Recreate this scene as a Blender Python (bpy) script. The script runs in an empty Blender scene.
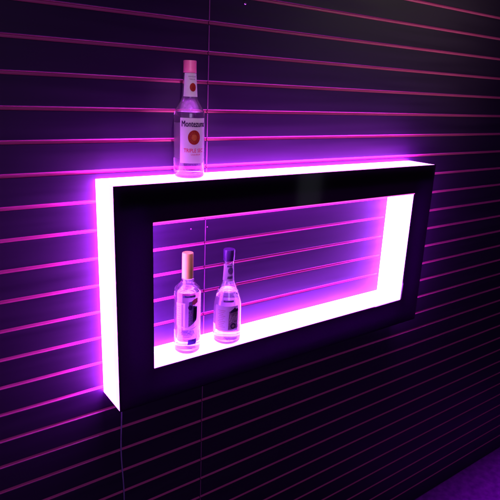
import bpy, bmesh, math, random
from mathutils import Vector, Matrix
random.seed(7)
S = bpy.context.scene
COL = S.collection
R = math.radians

# ------------------------------------------------------------------ helpers
def obj(name, bm, mat, parent=None, smooth=False, loc=None):
    me = bpy.data.meshes.new(name)
    bmesh.ops.recalc_face_normals(bm, faces=bm.faces)
    bm.to_mesh(me); bm.free()
    if smooth:
        for p in me.polygons: p.use_smooth = True
        me.set_sharp_from_angle(angle=R(38))
    me.materials.append(mat)
    o = bpy.data.objects.new(name, me); COL.objects.link(o)
    if loc: o.location = loc
    if parent: o.parent = parent
    return o

def thing(name, label, cat, loc, rz=0, group=None):
    o = bpy.data.objects.new(name, None); COL.objects.link(o)
    o.empty_display_size = 0.05
    o.location = loc; o.rotation_euler = (0, 0, rz)
    o['label'] = label; o['category'] = cat
    if group: o['group'] = group
    return o

def box(bm, x0, x1, y0, y1, z0, z1):
    v = [bm.verts.new(c) for c in ((x0,y0,z0),(x1,y0,z0),(x1,y1,z0),(x0,y1,z0),(x0,y0,z1),(x1,y0,z1),(x1,y1,z1),(x0,y1,z1))]
    for f in ((0,3,2,1),(4,5,6,7),(0,1,5,4),(1,2,6,5),(2,3,7,6),(3,0,4,7)): bm.faces.new([v[i] for i in f])
    return bm

def bevel_all(bm, w, seg=2):
    bmesh.ops.bevel(bm, geom=bm.edges[:], offset=w, segments=seg, affect='EDGES', profile=0.5)

def fillet(prof, rad, n=5):
    """round the corners of an (r, z) profile; rad = per-point radius"""
    out = [prof[0]]
    for i in range(1, len(prof)-1):
        p = Vector(prof[i]); a = Vector(prof[i-1]); b = Vector(prof[i+1])
        r = rad.get(i, 0)
        if r <= 0: out.append(tuple(p)); continue
        da = (a-p); db = (b-p)
        r = min(r, da.length*.49, db.length*.49)
        A = p + da.normalized()*r; B = p + db.normalized()*r
        for k in range(n+1):
            t = k/n
            out.append(tuple((1-t)**2*A + 2*t*(1-t)*p + t*t*B))
    out.append(prof[-1])
    return out

def lathe(prof, seg=72, bm=None, flip=False):
    bm = bm or bmesh.new()
    rings = []
    for r, z in prof:
        if r < 1e-6: rings.append([bm.verts.new((0,0,z))])
        else: rings.append([bm.verts.new((r*math.cos(2*math.pi*k/seg), r*math.sin(2*math.pi*k/seg), z)) for k in range(seg)])
    for a, b in zip(rings, rings[1:]):
        for k in range(seg):
            k2 = (k+1) % seg
            if len(a) == 1 and len(b) == 1: continue
            if len(a) == 1: f = [a[0], b[k2], b[k]]
            elif len(b) == 1: f = [a[k], a[k2], b[0]]
            else: f = [a[k], a[k2], b[k2], b[k]]
            bm.faces.new(f[::-1] if flip else f)
    return bm

def rad_at(prof, z):
    best = None
    for (r0,z0),(r1,z1) in zip(prof, prof[1:]):
        lo, hi = min(z0,z1), max(z0,z1)
        if lo <= z <= hi and hi-lo > 1e-9:
            r = r0 + (r1-r0)*(z-z0)/(z1-z0)
            best = r if best is None else max(best, r)
    return best if best else 0.01

# wrap flat art (s = arc length in metres from the label's centre, z) round a bottle; -y of the bottle is its front
def wrap(bm, prof, ang, off, rref):
    for v in bm.verts:
        s, z = v.co.x, v.co.z
        r = rad_at(prof, z) + off
        a = -math.pi/2 + ang + s/rref
        v.co = (r*math.cos(a), r*math.sin(a), z)
    return bm

def sheet(s0, s1, z0, z1, ns=28, nz=10, corner=0.0):
    bm = bmesh.new()
    g = []
    for j in range(nz+1):
        z = z0+(z1-z0)*j/nz
        g.append([bm.verts.new((s0+(s1-s0)*i/ns, 0, z)) for i in range(ns+1)])
    for j in range(nz):
        for i in range(ns): bm.faces.new((g[j][i], g[j][i+1], g[j+1][i+1], g[j+1][i]))
    return bm

def poly(pts, cuts=2):
    bm = bmesh.new()
    f = bm.faces.new([bm.verts.new((s, 0, z)) for s, z in pts])
    bmesh.ops.triangulate(bm, faces=[f])
    for _ in range(cuts): bmesh.ops.subdivide_edges(bm, edges=[e for e in bm.edges if e.calc_length() > .003], cuts=1, use_grid_fill=True)
    return bm

def disc(sc, zc, rs, rz, n=36, rings=3):
    bm = bmesh.new()
    c = bm.verts.new((sc, 0, zc)); prev = None
    for k in range(1, rings+1):
        ring = [bm.verts.new((sc+rs*k/rings*math.cos(2*math.pi*i/n), 0, zc+rz*k/rings*math.sin(2*math.pi*i/n))) for i in range(n)]
        for i in range(n):
            j = (i+1) % n
            bm.faces.new((c, ring[i], ring[j]) if prev is None else (prev[i], ring[i], ring[j], prev[j]))
        prev = ring
    return bm

def text(body, width, height, sc, zc, bold=0.0):
    cu = bpy.data.curves.new('lettering', 'FONT'); cu.body = body; cu.resolution_u = 3; cu.offset = bold
    cu.align_x = 'CENTER'
    t = bpy.data.objects.new('lettering', cu); COL.objects.link(t)
    bpy.context.view_layer.update()
    me = bpy.data.meshes.new_from_object(t.evaluated_get(bpy.context.evaluated_depsgraph_get()))
    bm = bmesh.new(); bm.from_mesh(me)
    bpy.data.objects.remove(t); bpy.data.curves.remove(cu); bpy.data.meshes.remove(me)
    xs = [v.co.x for v in bm.verts]; ys = [v.co.y for v in bm.verts]
    x0, x1, y0, y1 = min(xs), max(xs), min(ys), max(ys)
    for v in bm.verts:
        v.co = (sc + ((v.co.x-x0)/(x1-x0)-.5)*width, 0, zc + ((v.co.y-y0)/(y1-y0)-.5)*height)
    return bm

def join(*bms):
    out = bmesh.new()
    for b in bms:
        m = bpy.data.meshes.new('t'); b.to_mesh(m); b.free(); out.from_mesh(m); bpy.data.meshes.remove(m)
    return out

# ------------------------------------------------------------------ materials
def mat(name):
    m = bpy.data.materials.new(name); m.use_nodes = True
    nt = m.node_tree
    return m, nt, nt.nodes['Principled BSDF']

def N(nt, typ, **kw):
    n = nt.nodes.new(typ)
    for k, v in kw.items(): setattr(n, k, v)
    return n

def noisy(name, c0, c1, scale=(8,8,8), rough=(.4,.6), spec=.5, bump=0.0, metal=0.0, detail=6, bump_scale=None, trans=None, bdist=.0006):
    m, nt, b = mat(name)
    tc = N(nt, 'ShaderNodeTexCoord'); mp = N(nt, 'ShaderNodeMapping'); mp.inputs['Scale'].default_value = scale
    no = N(nt, 'ShaderNodeTexNoise'); no.inputs['Scale'].default_value = 1; no.inputs['Detail'].default_value = detail
    nt.links.new(tc.outputs['Object'], mp.inputs['Vector']); nt.links.new(mp.outputs[0], no.inputs['Vector'])
    cr = N(nt, 'ShaderNodeValToRGB')
    cr.color_ramp.elements[0].position = .3; cr.color_ramp.elements[1].position = .7
    cr.color_ramp.elements[0].color = (*c0, 1); cr.color_ramp.elements[1].color = (*c1, 1)
    nt.links.new(no.outputs['Fac'], cr.inputs[0]); nt.links.new(cr.outputs[0], b.inputs['Base Color'])
    mr = N(nt, 'ShaderNodeMapRange'); mr.inputs[1].default_value = .3; mr.inputs[2].default_value = .7
    mr.inputs[3].default_value, mr.inputs[4].default_value = rough
    nt.links.new(no.outputs['Fac'], mr.inputs[0]); nt.links.new(mr.outputs[0], b.inputs['Roughness'])
    b.inputs['Specular IOR Level'].default_value = spec; b.inputs['Metallic'].default_value = metal
    if bump:
        n2 = no
        if bump_scale:
            n2 = N(nt, 'ShaderNodeTexNoise'); n2.inputs['Scale'].default_value = bump_scale; n2.inputs['Detail'].default_value = 4
            nt.links.new(tc.outputs['Object'], n2.inputs['Vector'])
        bp = N(nt, 'ShaderNodeBump'); bp.inputs['Strength'].default_value = bump; bp.inputs['Distance'].default_value = bdist
        nt.links.new(n2.outputs['Fac'], bp.inputs['Height']); nt.links.new(bp.outputs[0], b.inputs['Normal'])
    if trans:
        tr = N(nt, 'ShaderNodeBsdfTranslucent'); tr.inputs[0].default_value = (*trans[1], 1)
        mx = N(nt, 'ShaderNodeMixShader'); mx.inputs[0].default_value = trans[0]
        nt.links.new(b.outputs[0], mx.inputs[1]); nt.links.new(tr.outputs[0], mx.inputs[2])
        nt.links.new(mx.outputs[0], nt.nodes['Material Output'].inputs[0])
    return m

def glow(name, front, back, lam=.030):
    """opal acrylic emission, weighted to the back so the wall glow falls off fast"""
    m, nt, b = mat(name)
    b.inputs['Base Color'].default_value = (.8, .8, .8, 1); b.inputs['Roughness'].default_value = .35
    tc = N(nt, 'ShaderNodeTexCoord'); sx = N(nt, 'ShaderNodeSeparateXYZ')
    nt.links.new(tc.outputs['Object'], sx.inputs[0])
    dv = N(nt, 'ShaderNodeMath', operation='DIVIDE'); dv.inputs[1].default_value = lam
    ex = N(nt, 'ShaderNodeMath', operation='EXPONENT')
    nt.links.new(sx.outputs['Y'], dv.inputs[0]); nt.links.new(dv.outputs[0], ex.inputs[0])
    mx = N(nt, 'ShaderNodeVectorMath', operation='MULTIPLY_ADD')
    mx.inputs[1].default_value = back; mx.inputs[2].default_value = front
    nt.links.new(ex.outputs[0], mx.inputs[0])
    nt.links.new(mx.outputs[0], b.inputs['Emission Color'])
    no = N(nt, 'ShaderNodeTexNoise'); no.inputs['Scale'].default_value = 9; no.inputs['Detail'].default_value = 2
    mr = N(nt, 'ShaderNodeMapRange'); mr.inputs[1].default_value = .3; mr.inputs[2].default_value = .7
    mr.inputs[3].default_value = .93; mr.inputs[4].default_value = 1.07
    nt.links.new(tc.outputs['Object'], no.inputs['Vector']); nt.links.new(no.outputs['Fac'], mr.inputs[0])
    nt.links.new(mr.outputs[0], b.inputs['Emission Strength'])
    return m

def glass(name, ior, col=(1,1,1), rough=0.0, haze=0.0):
    m, nt, b = mat(name)
    b.inputs['Base Color'].default_value = (*col, 1); b.inputs['Transmission Weight'].default_value = 1
    b.inputs['IOR'].default_value = ior
    tc = N(nt, 'ShaderNodeTexCoord'); no = N(nt, 'ShaderNodeTexNoise'); no.inputs['Scale'].default_value = 30
    bp = N(nt, 'ShaderNodeBump'); bp.inputs['Strength'].default_value = .12; bp.inputs['Distance'].default_value = .002
    nt.links.new(tc.outputs['Object'], no.inputs['Vector']); nt.links.new(no.outputs['Fac'], bp.inputs['Height']); nt.links.new(bp.outputs[0], b.inputs['Normal'])
    b.inputs['Roughness'].default_value = rough
    if haze:
        tr = N(nt, 'ShaderNodeBsdfTranslucent'); tr.inputs[0].default_value = (.95, .92, .95, 1)
        mx = N(nt, 'ShaderNodeMixShader'); mx.inputs[0].default_value = haze
        nt.links.new(b.outputs[0], mx.inputs[1]); nt.links.new(tr.outputs[0], mx.inputs[2])
        nt.links.new(mx.outputs[0], nt.nodes['Material Output'].inputs[0])
    return m

M_wall   = noisy('black laminate', (.024,.0085,.040), (.032,.0115,.052), (2.2,3,45), (.42,.6), .22, .10)
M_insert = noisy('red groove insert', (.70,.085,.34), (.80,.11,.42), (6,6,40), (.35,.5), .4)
M_joint  = noisy('pale seam violet', (.30,.06,.26), (.40,.09,.34), (20,20,20), (.4,.5), .4)
M_carpet = noisy('purple carpet', (.20,.012,.34), (.38,.035,.55), (30,30,30), (.9,1), .1, 1.0, bump_scale=420, bdist=.006)
M_panel  = noisy('black acrylic', (.006,.005,.010), (.010,.008,.014), (3,3,3), (.05,.09), .5, .02, trans=(.5, (.085,.0,.105)), bump_scale=14)
M_board   = noisy('black board', (.01,.01,.012), (.016,.014,.018), (20,20,20), (.6,.8), .2)
M_glow   = glow('lit opal acrylic', (1.6,.80,1.8), (58.0,4.0,104.0), .030)
M_glowtop= glow('lit opal acrylic top', (3.0,.83,3.3), (48.0,4.0,85.0), .028)
M_glowin = glow('lit opal acrylic inside', (2.6,.84,2.9), (48.0,5.5,118.0), .034)
M_glowdim= glow('lit opal acrylic overhead', (3.0,.40,3.6), (2.0,.1,4.0))
M_edge   = glow('glowing edge line', (1.0,.06,.75), (0,0,0))
M_glass  = glass('clear bottle glass', 1.48, haze=.025)
M_liquid = glass('clear spirit', 1.34)
M_paper  = noisy('white label paper', (.74,.72,.74), (.82,.8,.82), (60,60,60), (.5,.6), .3, trans=(.6, (.9,.86,.9)))
M_ink    = noisy('dark purple ink', (.035,.010,.06), (.05,.016,.08), (90,90,90), (.4,.5), .3, trans=(.5, (.10,.03,.16)))
M_red    = noisy('red ink', (.55,.02,.06), (.68,.03,.09), (90,90,90), (.4,.5), .3, trans=(.5, (.8,.04,.12)))
M_sun    = noisy('sun seal red', (.22,.010,.012), (.34,.022,.015), (200,200,200), (.35,.5), .4, trans=(.5, (.4,.03,.03)))
M_sun2   = noisy('sun seal gold', (.27,.05,.018), (.36,.08,.022), (200,200,200), (.35,.5), .4)
M_pink   = noisy('pink cap plastic', (.60,.10,.28), (.68,.13,.33), (40,40,40), (.35,.45), .4)
M_tan    = noisy('tan capsule', (.54,.54,.09), (.62,.62,.11), (40,40,40), (.3,.4), .5)
M_purple = noisy('purple cap plastic', (.050,.012,.11), (.070,.018,.15), (40,40,40), (.3,.4), .5)
M_blue   = noisy('blue ink', (.05,.03,.22), (.09,.05,.32), (90,90,90), (.4,.5), .3, trans=(.5, (.16,.08,.5)))
M_brown  = noisy('rust ink', (.28,.05,.05), (.42,.10,.09), (90,90,90), (.4,.5), .3, trans=(.5, (.6,.16,.14)))
M_grey   = noisy('grey violet ink', (.10,.05,.15), (.22,.14,.26), (140,140,140), (.4,.5), .3, trans=(.5, (.34,.2,.4)))
M_cream  = noisy('cream ink', (.45,.30,.28), (.6,.42,.38), (140,140,140), (.4,.5), .3, trans=(.5, (.8,.6,.55)))
M_cord   = noisy('violet cord plastic', (.32,.16,.55), (.42,.22,.66), (40,40,40), (.25,.35), .5)
M_screw  = noisy('screw steel', (.55,.5,.58), (.65,.6,.68), (200,200,200), (.25,.35), .5, metal=1.0)

def picture(name, cols, scale, dist=1.5):
    """a many-coloured printed picture on translucent label stock"""
    m, nt, b = mat(name)
    tc = N(nt, 'ShaderNodeTexCoord'); mp = N(nt, 'ShaderNodeMapping'); mp.inputs['Scale'].default_value = scale
    no = N(nt, 'ShaderNodeTexNoise'); no.inputs['Scale'].default_value = 1; no.inputs['Detail'].default_value = 3; no.inputs['Distortion'].default_value = dist
    nt.links.new(tc.outputs['Object'], mp.inputs[0]); nt.links.new(mp.outputs[0], no.inputs['Vector'])
    cr = N(nt, 'ShaderNodeValToRGB'); el = cr.color_ramp.elements
    while len(el) < len(cols): el.new(.5)
    for i, c in enumerate(cols):
        el[i].position = .28 + .44*i/(len(cols)-1); el[i].color = (*c, 1)
    nt.links.new(no.outputs['Fac'], cr.inputs[0]); nt.links.new(cr.outputs[0], b.inputs['Base Color']); b.inputs['Roughness'].default_value = .45
    tr = N(nt, 'ShaderNodeBsdfTranslucent'); nt.links.new(cr.outputs[0], tr.inputs[0])
    mx = N(nt, 'ShaderNodeMixShader'); mx.inputs[0].default_value = .5
    nt.links.new(b.outputs[0], mx.inputs[1]); nt.links.new(tr.outputs[0], mx.inputs[2]); nt.links.new(mx.outputs[0], nt.nodes['Material Output'].inputs[0])
    return m
M_emblem = picture('emblem print', [(.03,.02,.09),(.10,.08,.22),(.24,.20,.34),(.16,.05,.20),(.40,.30,.42)], (55,55,75))
M_photo  = picture('label picture print', [(.08,.03,.14),(.42,.22,.20),(.22,.12,.32),(.62,.44,.40),(.12,.04,.2),(.5,.3,.45)], (95,95,130), 2.5)

# ------------------------------------------------------------------ measured layout (metres, wall face = plane y 0)
FZ = 1.7766                       # the floor lies this far under the reference groove
P = 0.0762                        # groove pitch
X0, ZT, W, H, D, B = 0.1955, FZ-0.0228, 1.2267, 0.608, 0.1225, 0.1003
CAM = Vector((-0.2767, -1.3224, 0.2057+FZ))
yaw, pitch, roll, FPX = 0.631, 0.2873, 0.0437, 536.75

# ------------------------------------------------------------------ floor
bm = bmesh.new()
n = 24
vs = [[bm.verts.new((-3+8*i/n, -4+4.3*j/n, 0)) for i in range(n+1)] for j in range(n+1)]
for j in range(n):
    for i in range(n): bm.faces.new((vs[j][i], vs[j][i+1], vs[j+1][i+1], vs[j+1][i]))
fl = obj('floor', bm, M_carpet); fl['kind'] = 'structure'

# ------------------------------------------------------------------ slatwall
WX0, WX1, SEAM = -1.6, 4.6, 0.5228
OP, DEEP = 0.0098, 0.0046
wall = thing('slatwall', 'black slatwall with pink horizontal grooves behind the glowing display shelf', 'slatwall', (0, 0, 0))
slots = []
k = -13
while True:
    zt = FZ - k*P
    if zt - OP < .03: break
    slots.append(zt); k += 1
ztop = slots[0] + .06
def wall_panel(xa, xb):
    bm = bmesh.new()
    prof = [(0.0, ztop)]
    for zt in slots:
        prof += [(0.0, zt+.0007), (.0006, zt), (.012, zt-.0001), (.012, zt-OP+.0001), (.0006, zt-OP), (0.0, zt-OP-.0007)]
    prof.append((0.0, .004))
    a = [bm.verts.new((xa, y, z)) for y, z in prof]; b = [bm.verts.new((xb, y, z)) for y, z in prof]
    for i in range(len(prof)-1): bm.faces.new((a[i], b[i], b[i+1], a[i+1]))
    # ends and back
    for x, c in ((xa, a), (xb, b)):
        t = bm.verts.new((x, .02, ztop)); d = bm.verts.new((x, .02, .004))
        c.append((t, d))
    ta, da = a[-1]; tb, db = b[-1]
    bm.faces.new((ta, tb, db, da))
    pan = obj('slat_panel', bm, M_wall, wall)
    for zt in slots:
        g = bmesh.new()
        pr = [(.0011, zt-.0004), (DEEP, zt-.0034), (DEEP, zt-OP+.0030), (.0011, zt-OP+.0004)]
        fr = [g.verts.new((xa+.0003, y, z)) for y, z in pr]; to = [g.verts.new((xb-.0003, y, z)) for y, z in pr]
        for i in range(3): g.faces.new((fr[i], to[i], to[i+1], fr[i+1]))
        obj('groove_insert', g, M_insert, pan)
    return pan
wall_panel(WX0, SEAM-.0008)
wall_panel(SEAM+.0008, WX1)
jb = bmesh.new()
zz = [ztop] + [v for zt in slots for v in (zt, zt-OP)] + [.01]
for a_, b_ in zip(zz[::2], zz[1::2]):
    box(jb, SEAM-.0012, SEAM+.0012, -.0005, .010, b_+.0012, a_-.0012)
obj('seam_glint', jb, M_joint, wall)  # added strip; its paler colour stands for light caught on the seam edges

# screws left in the wall face
def screw(x, z, label, k, m):
    t = thing('wall_screw', label, 'screw', (x, 0, FZ+z), 0)
    obj('head', lathe([(0,.0042*k),(.0022*k,.0038*k),(.0038*k,.0022*k),(.0042*k,.0002),(.0042*k,0)], 20), m, t, True).rotation_euler = (R(90),0,0)
    s = bmesh.new(); box(s, -.003*k, .003*k, -.0047*k, -.0041*k, -.0004*k, .0004*k); obj('slot', s, M_board, t)
screw(.6357, .4374, 'tiny screw head high on the bare wall above the shelf', 1.1, M_screw)
screw(.4740, -.1849, 'tiny screw head inside the opening, left of the vertical wall seam', .5, M_joint)
screw(.5292, -.1849, 'tiny screw head inside the opening, just right of the vertical wall seam', .5, M_joint)

# ------------------------------------------------------------------ the illuminated frame shelf
sh = thing('display_shelf', 'glossy black rectangular frame shelf glowing violet white, mounted on the slatwall', 'shelf', (X0, 0, ZT-H))
T = .005                          # acrylic thickness
PT = .006                         # front panel
yb, yf = -.0012, -D+PT            # diffusers run from the wall to the back of the front panel
def bx(name, m, x0, x1, y0, y1, z0, z1, bev=.0008):
    b = bmesh.new(); box(b, x0, x1, y0, y1, z0, z1); bevel_all(b, bev, 1)
    return obj(name, b, m, sh)
# outer faces
bx('side_diffuser', M_glow, 0, T, yf, yb, 0, H-T-.0002)
bx('side_diffuser', M_glow, W-T, W, yf, yb, 0, H-T-.0002)
bx('top_diffuser', M_glowtop, 0, W, yf, yb, H-T, H)
bx('bottom_board', M_board, T+.0002, W-T-.0002, yf, yb, .0005, T)
# inner faces
bx('inner_side_diffuser', M_glowin, B-T, B, yf, yb, B-T, H-B+T)
bx('inner_side_diffuser', M_glowin, W-B, W-B+T, yf, yb, B-T, H-B+T)
bx('inner_shelf_diffuser', M_glowin, B+.0002, W-B-.0002, yf, yb, B-T, B)
bx('inner_top_diffuser', M_glowdim, B+.0002, W-B-.0002, yf, yb, H-B, H-B+T)
# unseen baffles added in the hollow bars to limit the panel's light leak
g = .034; c0 = T+.001; c1 = B-T-g; yc = -D+PT+.045
cb = bmesh.new()
box(cb, c0, W-c0, yc, yb-.001, T+.001, c1); box(cb, c0, W-c0, -D+PT+.006, yb-.001, H-c1, H-T-.001)
box(cb, c0, c1, yc, yb-.001, c1+.001, H-c1-.001); box(cb, W-c1, W-c0, yc, yb-.001, c1+.001, H-c1-.001)
obj('light_baffle', cb, M_board, sh)
# front panel: one sheet with the opening cut out
def ring_panel(x0, x1, z0, z1, ix0, ix1, iz0, iz1, y0, y1):
    b = bmesh.new()
    o = [(x0,z0),(x1,z0),(x1,z1),(x0,z1)]; i = [(ix0,iz0),(ix1,iz0),(ix1,iz1),(ix0,iz1)]
    V = {}
    for n_, pts in (('o',o),('i',i)):
        for y in (y0,y1):
            V[n_,y] = [b.verts.new((x,y,z)) for x,z in pts]
    for k in range(4):
        j = (k+1)%4
        for y in (y0,y1): b.faces.new((V['o',y][k],V['o',y][j],V['i',y][j],V['i',y][k]))
        for n_ in 'oi': b.faces.new((V[n_,y0][k],V[n_,y0][j],V[n_,y1][j],V[n_,y1][k]))
    bmesh.ops.recalc_face_normals(b, faces=b.faces)
    ed = [e for e in b.edges if len(e.link_faces) == 2 and e.calc_face_angle(0) > 1]
    bmesh.ops.bevel(b, geom=ed, offset=.0008, segments=2, affect='EDGES')
    return b
obj('front_panel', ring_panel(0, W, 0, H, B, W-B, B, H-B+.0032, -D, -D+PT-.0002), M_panel, sh)
bx('edge_glow_line', M_edge, B+.001, W-B-.001, -D-.0004, -D+PT-.0006, H-B+.0002, H-B+.0030, .0004)  # emissive strip put in for the bright line along the opening's top

# ------------------------------------------------------------------ bottles
def bottle(name, label, loc, prof, fill, group=None, wallt=.0026, floor_t=.009):
    """clear glass bottle with its liquid; prof = outer (r, z) from the base up to the mouth"""
    d = Vector((CAM.x-loc[0], CAM.y-loc[1]))
    rz = math.atan2(d.y, d.x) + math.pi/2       # the bottle's -y looks along the measured label direction
    t = thing(name, label, 'bottle', loc, rz, group)
    zm = prof[-1][1]
    bm = lathe([(0, .0035)] + [(prof[0][0]*.72, .0022)] + prof, 80)
    inner = [(max(r-wallt, .004), z) for r, z in prof if z > floor_t+.004]
    inner = [(0, floor_t+.001), (inner[0][0]*.8, floor_t), (inner[0][0]-.001, floor_t+.003)] + inner
    lathe(inner, 80, bm, True)
    # lip ring between the outer and the inner skin
    bm.verts.ensure_lookup_table()
    ob = [v for v in bm.verts if abs(v.co.z-zm) < 1e-7]
    ob_o = sorted([v for v in ob if abs(v.co.xy.length-prof[-1][0]) < 1e-5], key=lambda v: math.atan2(v.co.y, v.co.x))
    ob_i = sorted([v for v in ob if v not in ob_o], key=lambda v: math.atan2(v.co.y, v.co.x))
    for k in range(len(ob_o)):
        j = (k+1) % len(ob_o)
        bm.faces.new((ob_o[k], ob_o[j], ob_i[j], ob_i[k]))
    obj('glass_body', bm, M_glass, t, True)
    liq = [(r+.0004, z) for r, z in inner[2:] if z < fill]
    rl = rad_at(prof, fill)-wallt
    liq = [(0, floor_t-.0004), (liq[0][0]*.9, floor_t-.0004)] + liq + [(rl+.0004, fill), (rl-.001, fill-.0006), (0, fill-.0008)]
    obj('liquid', lathe(liq, 80), M_liquid, t, True)
    return t

def art(name, t, bm, m, prof, ang, off, rref, parent=None):
    return obj(name, wrap(bm, prof, ang, off, rref), m, parent or t, True)

# --- tall bottle with the sun seal, on top of the shelf
pA = fillet([(.036,0),(.0405,.004),(.0408,.02),(.0408,.160),(.0385,.172),(.0225,.199),(.0200,.207),(.0165,.268),(.0165,.282)],
            {1:.004,3:.01,4:.012,5:.012,6:.01})
zs = ZT + .0002
A = bottle('liquor_bottle', 'clear bottle with pink cap and red sun seal, standing on top of the shelf', (.4404,-.0445,zs), pA, .170)
capA = fillet([(0,.2975),(.0158,.2975),(.0165,.2960),(.0168,.2700),(.0170,.2690),(.0170,.2675),(.0166,.2672)], {1:.002})
cA = obj('cap', lathe([(0.0166,.2672),(.0172,.2675),(.0172,.2735),(.0169,.2740),(.0169,.2960),(.0160,.2975),(0,.2976)], 60), M_pink, A, True)
r = .0408; ang = R(17)
lab = art('label', A, sheet(-.037,.037,.040,.156), M_paper, pA, ang, .0004, r)
bl = art('brand_lettering', A, text('Montezuma', .066, .0150, .0006, .1415), M_ink, pA, ang, .0009, r, lab)
bm2 = join(wrap(text('Montezuma', .066, .0150, .0016, .1412), pA, ang, .0011, r), wrap(text('Montezuma', .066, .0146, .0011, .1420), pA, ang, .0013, r))
bm2.from_mesh(bl.data); bm2.to_mesh(bl.data); bm2.free()
se = art('sun_seal', A, disc(.001,.107,.0165,.0185), M_sun, pA, ang, .0009, r, lab)
rays = []
for k in range(16):
    a = 2*math.pi*k/16
    c, s_ = math.cos(a), math.sin(a); q = .10
    rays.append(poly([(.001+.0095*math.cos(a-q),.107+.0105*math.sin(a-q)),(.001+.0145*c,.107+.016*s_),(.001+.0095*math.cos(a+q),.107+.0105*math.sin(a+q))],0))
rays.append(disc(.001,.107,.0075,.0085,24,2))
art('sun_rays', A, join(*rays), M_sun2, pA, ang, .0013, r, se)
art('kind_lettering', A, text('TRIPLE SEC', .054, .0100, .001, .0735, .012), M_red, pA, ang, .0009, r, lab)
art('small_lettering', A, text('LIQUEUR', .026, .0042, .006, .0625, .01), M_red, pA, ang, .0009, r, lab)
art('back_label', A, sheet(-.026,.026,.045,.14), M_paper, pA, ang+math.pi, .0004, r)
nl = art('neck_label', A, sheet(-.022,.022,.2085,.2665), M_paper, pA, ang, .0004, .0185)
art('neck_seal', A, disc(.003,.232,.0085,.0105,28,2), M_sun, pA, ang, .0009, .0185, nl)
art('neck_lettering', A, join(text('MONTEZUMA', .022, .0032, .002, .2580), text('TRIPLE SEC', .017, .0028, .002, .2515)), M_ink, pA, ang, .0009, .0185, nl)

# --- bottle with the long tan capsule, inside the opening on the left
zi = ZT - H + B + .0002
pL = fillet([(.034,0),(.0375,.004),(.0382,.02),(.0388,.178),(.0375,.192),(.0185,.211),(.0165,.219),(.0150,.235),(.0150,.280)],
            {1:.004,3:.012,4:.014,5:.008,6:.004})
Lb = bottle('liquor_bottle', 'clear straight bottle with long tan capsule and dark emblem, left one inside the opening', (.4308,-.0602,zi), pL, .186)
obj('capsule', lathe([(.0158,.2225),(.0165,.2226),(.0163,.2400),(.0160,.2945),(.0152,.2962),(0,.2965)], 60), M_tan, Lb, True)
obj('neck_ring', lathe([(.0150,.2150),(.0178,.2155),(.0186,.2185),(.0178,.2215),(.0150,.2220)], 60), M_glass, Lb, True)
r = .0388; ang = R(0)
lb = art('label', Lb, poly([(-.034,.158),(-.034,.092),(-.031,.084),(-.025,.079),(-.015,.077),(-.006,.077),(-.006,.158)],4), M_paper, pL, ang, .0004, r)
art('label_print', Lb, join(*[sheet(-.031+.0026*(i%2), -.0185-.002*(i%3), .146-.0068*i, .1475-.0068*i, 6, 1) for i in range(9)]), M_cream, pL, ang, .0008, r, lb)
art('label_stripe', Lb, join(sheet(-.0345,-.0335,.075,.150,2,6), sheet(-.0165,-.0150,.060,.155,2,6), sheet(-.0135,-.0127,.060,.155,2,6)), M_grey, pL, ang, .0010, r, lb)
sp = art('emblem', Lb, poly([(.003,.086),(.010,.090),(.020,.098),(.027,.104),(.029,.112),(.030,.147),(.0255,.147),(.021,.150),(.016,.150),(.015,.165),(.004,.162)],2), M_emblem, pL, ang, .0008, r)
art('emblem_crest', Lb, poly([(.013,.154),(.021,.153),(.027,.157),(.031,.158),(.031,.173),(.020,.1705),(.014,.166)],2), M_brown, pL, ang, .0012, r, sp)
art('emblem_seal', Lb, disc(.008,.146,.0058,.0075,24,2), M_ink, pL, ang, .0014, r, sp)
art('emblem_shade', Lb, poly([(.016,.100),(.027,.108),(.029,.142),(.018,.146)],2), M_ink, pL, ang, .0011, r, sp)
def swoosh(pts, w):
    up = [(s, z+w*(math.sin(math.pi*(i+.3)/(len(pts)-.4)))) for i, (s, z) in enumerate(pts)]
    bm = bmesh.new()
    a = [bm.verts.new((s,0,z)) for s, z in pts]; b = [bm.verts.new((s,0,z)) for s, z in up]
    for i in range(len(pts)-1): bm.faces.new((a[i], a[i+1], b[i+1], b[i]))
    return bm
def swoosh2(pts, w):
    bm = bmesh.new(); L = []
    for i, p in enumerate(pts):
        q = Vector(pts[min(i+1, len(pts)-1)]) - Vector(pts[max(i-1, 0)])
        nrm = Vector((-q.y, q.x)).normalized()*w*.5
        L.append((bm.verts.new((p[0]+nrm.x, 0, p[1]+nrm.y)), bm.verts.new((p[0]-nrm.x, 0, p[1]-nrm.y))))
    for a, b in zip(L, L[1:]): bm.faces.new((a[0], b[0], b[1], a[1]))
    return bm
arc = [(-.030+.064*i/20, .094 - .020*math.sin(math.pi*i/20*.72) + .012*(i/20)**2) for i in range(21)]
art('swoosh', Lb, join(swoosh(arc, .0035), swoosh([(-.004+.034*i/16, .060+.016*math.sin(i/16*math.pi*1.3)) for i in range(17)], .0028)), M_paper, pL, ang, .0016, r)
art('swoosh_line', Lb, join(swoosh([(-.026+.050*i/16, .058+.012*math.sin(i/16*math.pi*1.1+.3)) for i in range(17)], .0018), swoosh([(-.020+.052*i/16, .050-.008*math.sin(i/16*math.pi)) for i in range(17)], .0016)), M_grey, pL, ang, .0013, r)
art('base_mark', Lb, poly([(.001,.030),(.026,.031),(.029,.037),(.027,.048),(.003,.046)],2), M_blue, pL, ang, .0008, r)
art('shoulder_refraction', Lb, sheet(-.013,.024,.1755,.1815,16,2), M_emblem, pL, ang, .0006, r)  # violet band painting the refraction in the glass shoulder
art('back_label', Lb, sheet(-.034,.034,.05,.155), M_paper, pL, ang+math.pi, .0004, r)

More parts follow.
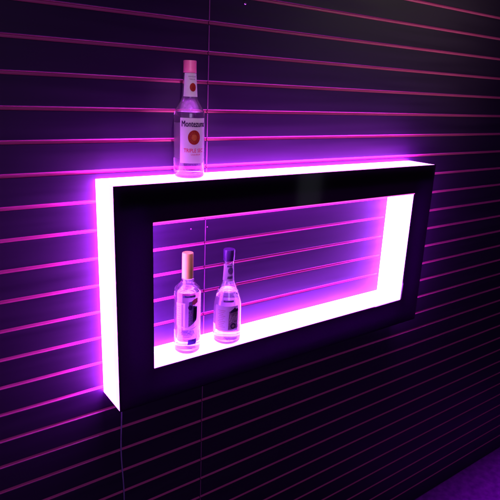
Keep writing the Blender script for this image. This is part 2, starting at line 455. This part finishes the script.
# --- bottle with the purple cap and sloping shoulders, inside the opening on the right
pR = fillet([(.036,0),(.0410,.004),(.0420,.02),(.0420,.118),(.0405,.136),(.0205,.186),(.0175,.196),(.0152,.240),(.0150,.272)],
            {1:.004,3:.012,4:.010,5:.012,6:.008})
Rb = bottle('liquor_bottle', 'clear long necked bottle with purple cap and dark crested label, right one inside the opening', (.5659,-.0664,zi), pR, .165)
obj('cap', lathe([(.0155,.2560),(.0165,.2562),(.0168,.2660),(.0172,.2664),(.0172,.2880),(.0162,.2898),(0,.2900)], 60), M_purple, Rb, True)
r = .0420; ang = R(2)
lb = art('label', Rb, sheet(-.041,.034,.046,.125), M_paper, pR, ang, .0004, r)
pc = art('label_picture', Rb, poly([(.002,.050),(.033,.053),(.034,.112),(.029,.116),(.026,.112),(.022,.120),(.017,.115),(.012,.112),(.004,.108)],2), M_photo, pR, ang, .0009, r, lb)
art('picture_crest', Rb, poly([(.006,.104),(.033,.108),(.0335,.114),(.029,.118),(.026,.115),(.022,.122),(.017,.117),(.010,.112)],2), M_ink, pR, ang, .0013, r, pc)
sc_ = []
for i, (u, h0, h1, ln) in enumerate([(.006,.080,.098,.004),(.0105,.077,.091,.003),(.0145,.079,.094,.003),(.0185,.076,.100,.004),(.0235,.080,.092,.003),(.0275,.078,.097,.002)]):
    sc_.append(swoosh2([(u+ln*q, h0+(h1-h0)*q) for q in (0,.33,.66,1)], .0017))
sc_.append(swoosh2([(.006+.024*q, .0735+.003*math.sin(q*6)) for q in [k/10 for k in range(11)]], .0014))
art('picture_script', Rb, join(*sc_), M_paper, pR, ang, .0014, r, pc)
art('seal_ring', Rb, join(disc(.017,.062,.0045,.005,24,1)), M_cream, pR, ang, .0018, r, pc)
art('picture_seal', Rb, disc(.017,.062,.0085,.009,28,2), M_ink, pR, ang, .0014, r, pc)
art('label_print', Rb, join(*[sheet(-.030+.003*(i%2), -.007-.003*(i%3), .110-.0058*i, .1118-.0058*i, 6, 1) for i in range(10)]), M_cream, pR, ang, .0009, r, lb)
art('shoulder_refraction', Rb, sheet(-.014,.018,.137,.1425,14,2), M_emblem, pR, ang, .0008, .040)  # refraction at the sloping shoulder, painted as a violet band
nl = art('neck_label', Rb, sheet(-.020,.020,.196,.246,18,8), M_paper, pR, ang, .0004, .0165)
art('neck_mark', Rb, join(disc(.006,.227,.0085,.0105,24,2), poly([(-.004,.202),(.012,.203),(.012,.211),(-.003,.210)],1), poly([(-.006,.238),(.010,.238),(.009,.243),(-.005,.243)],1)), M_emblem, pR, ang, .0009, .0165, nl)
art('back_label', Rb, sheet(-.036,.036,.04,.12), M_paper, pR, ang+math.pi, .0004, r)

# ------------------------------------------------------------------ power cord hanging from the lower left corner
pts = []
for i in range(60):
    t_ = i/59
    z = ZT-H+.004 - t_*(ZT-H+.004-.02)
    pts.append(Vector((.2425 + .0025*math.sin(t_*23) + .004*max(0,(t_-.2))*1.2, -.0040-.0012*(1+math.sin(t_*31)), z)))
bm = bmesh.new(); prev = None; ns = 8
for p in pts:
    ring = [bm.verts.new((p.x+.0021*math.cos(2*math.pi*k/ns), p.y+.0021*math.sin(2*math.pi*k/ns), p.z)) for k in range(ns)]
    if prev:
        for k in range(ns): bm.faces.new((prev[k], prev[(k+1)%ns], ring[(k+1)%ns], ring[k]))
    prev = ring
co = obj('power_cord', bm, M_cord, None, True)
co['label'] = 'thin power cord hanging down the wall under the lower left corner of the shelf'; co['category'] = 'cord'

# ------------------------------------------------------------------ camera
cy, sy, cp, sp_ = math.cos(yaw), math.sin(yaw), math.cos(pitch), math.sin(pitch)
f = Vector((sy*cp, cy*cp, -sp_)); rr = Vector((cy, -sy, 0)); uu = rr.cross(f)
r2 = rr*math.cos(roll) + uu*math.sin(roll); u2 = -rr*math.sin(roll) + uu*math.cos(roll)
cam = bpy.data.cameras.new('camera'); co = bpy.data.objects.new('camera', cam); COL.objects.link(co)
co.matrix_world = Matrix(((r2.x,u2.x,-f.x,CAM.x),(r2.y,u2.y,-f.y,CAM.y),(r2.z,u2.z,-f.z,CAM.z),(0,0,0,1)))
cam.sensor_width = 36; cam.lens = FPX/500*36; cam.clip_start = .02; cam.clip_end = 100
S.camera = co

# ------------------------------------------------------------------ light
def area(name, loc, target, size, power, color, sizey=None, spread=180):
    l = bpy.data.lights.new(name, 'AREA'); l.energy = power; l.color = color; l.size = size; l.spread = R(spread)
    if sizey: l.shape = 'RECTANGLE'; l.size_y = sizey
    o = bpy.data.objects.new(name, l); COL.objects.link(o); o.location = loc
    o.rotation_euler = (Vector(target)-Vector(loc)).to_track_quat('-Z', 'Y').to_euler()
    return o
area('room_glow_lamp', (-.6,-3.0,2.6), (.6,0,.9), 1.2, 12.0, (.70,.50,1.0))
area('soft_white_lamp', (2.2,-1.6,2.9), (1.40,0,2.22), .4, .60, (.95,.92,.60), spread=38)
area('carpet_fill', (2.4,-.04,1.0), (2.4,-.34,.1), 1.6, 1.6, (.5,.02,.9), sizey=.1, spread=42)  # added violet fill close to the wall, aimed to brighten only the carpet

sp = bpy.data.lights.new('bottle_fill_spot', 'SPOT'); sp.energy = 70; sp.color = (1,.55,1); sp.spot_size = R(12); sp.spot_blend = 1; sp.shadow_soft_size = .03  # added fill spot that brightens the bottle on top of the shelf
so = bpy.data.objects.new('bottle_fill_spot', sp); COL.objects.link(so); so.location = (.18,-.85,2.95)
so.rotation_euler = (Vector((.44,-.05,1.90))-so.location).to_track_quat('-Z','Y').to_euler()
for dx in (-.13, .13):
    area('far_window_lamp', (2.80+dx*.7, -2.31-dx*.7, 1.30), (.81, -.12, 1.72), .19, .10, (.75,.8,1.0), sizey=.9)
w = bpy.data.worlds.new('World'); S.world = w; w.use_nodes = True
w.node_tree.nodes['Background'].inputs[0].default_value = (.5,.35,.7,1); w.node_tree.nodes['Background'].inputs[1].default_value = .003

S.view_settings.view_transform = 'Standard'; S.view_settings.look = 'None'; S.view_settings.exposure = 0
S.render.engine = 'CYCLES'
S.cycles.max_bounces = 16; S.cycles.transmission_bounces = 14; S.cycles.glossy_bounces = 6; S.cycles.diffuse_bounces = 4
S.cycles.sample_clamp_indirect = 8; S.cycles.use_denoising = True
S.render.resolution_x = 1024; S.render.resolution_y = 1024
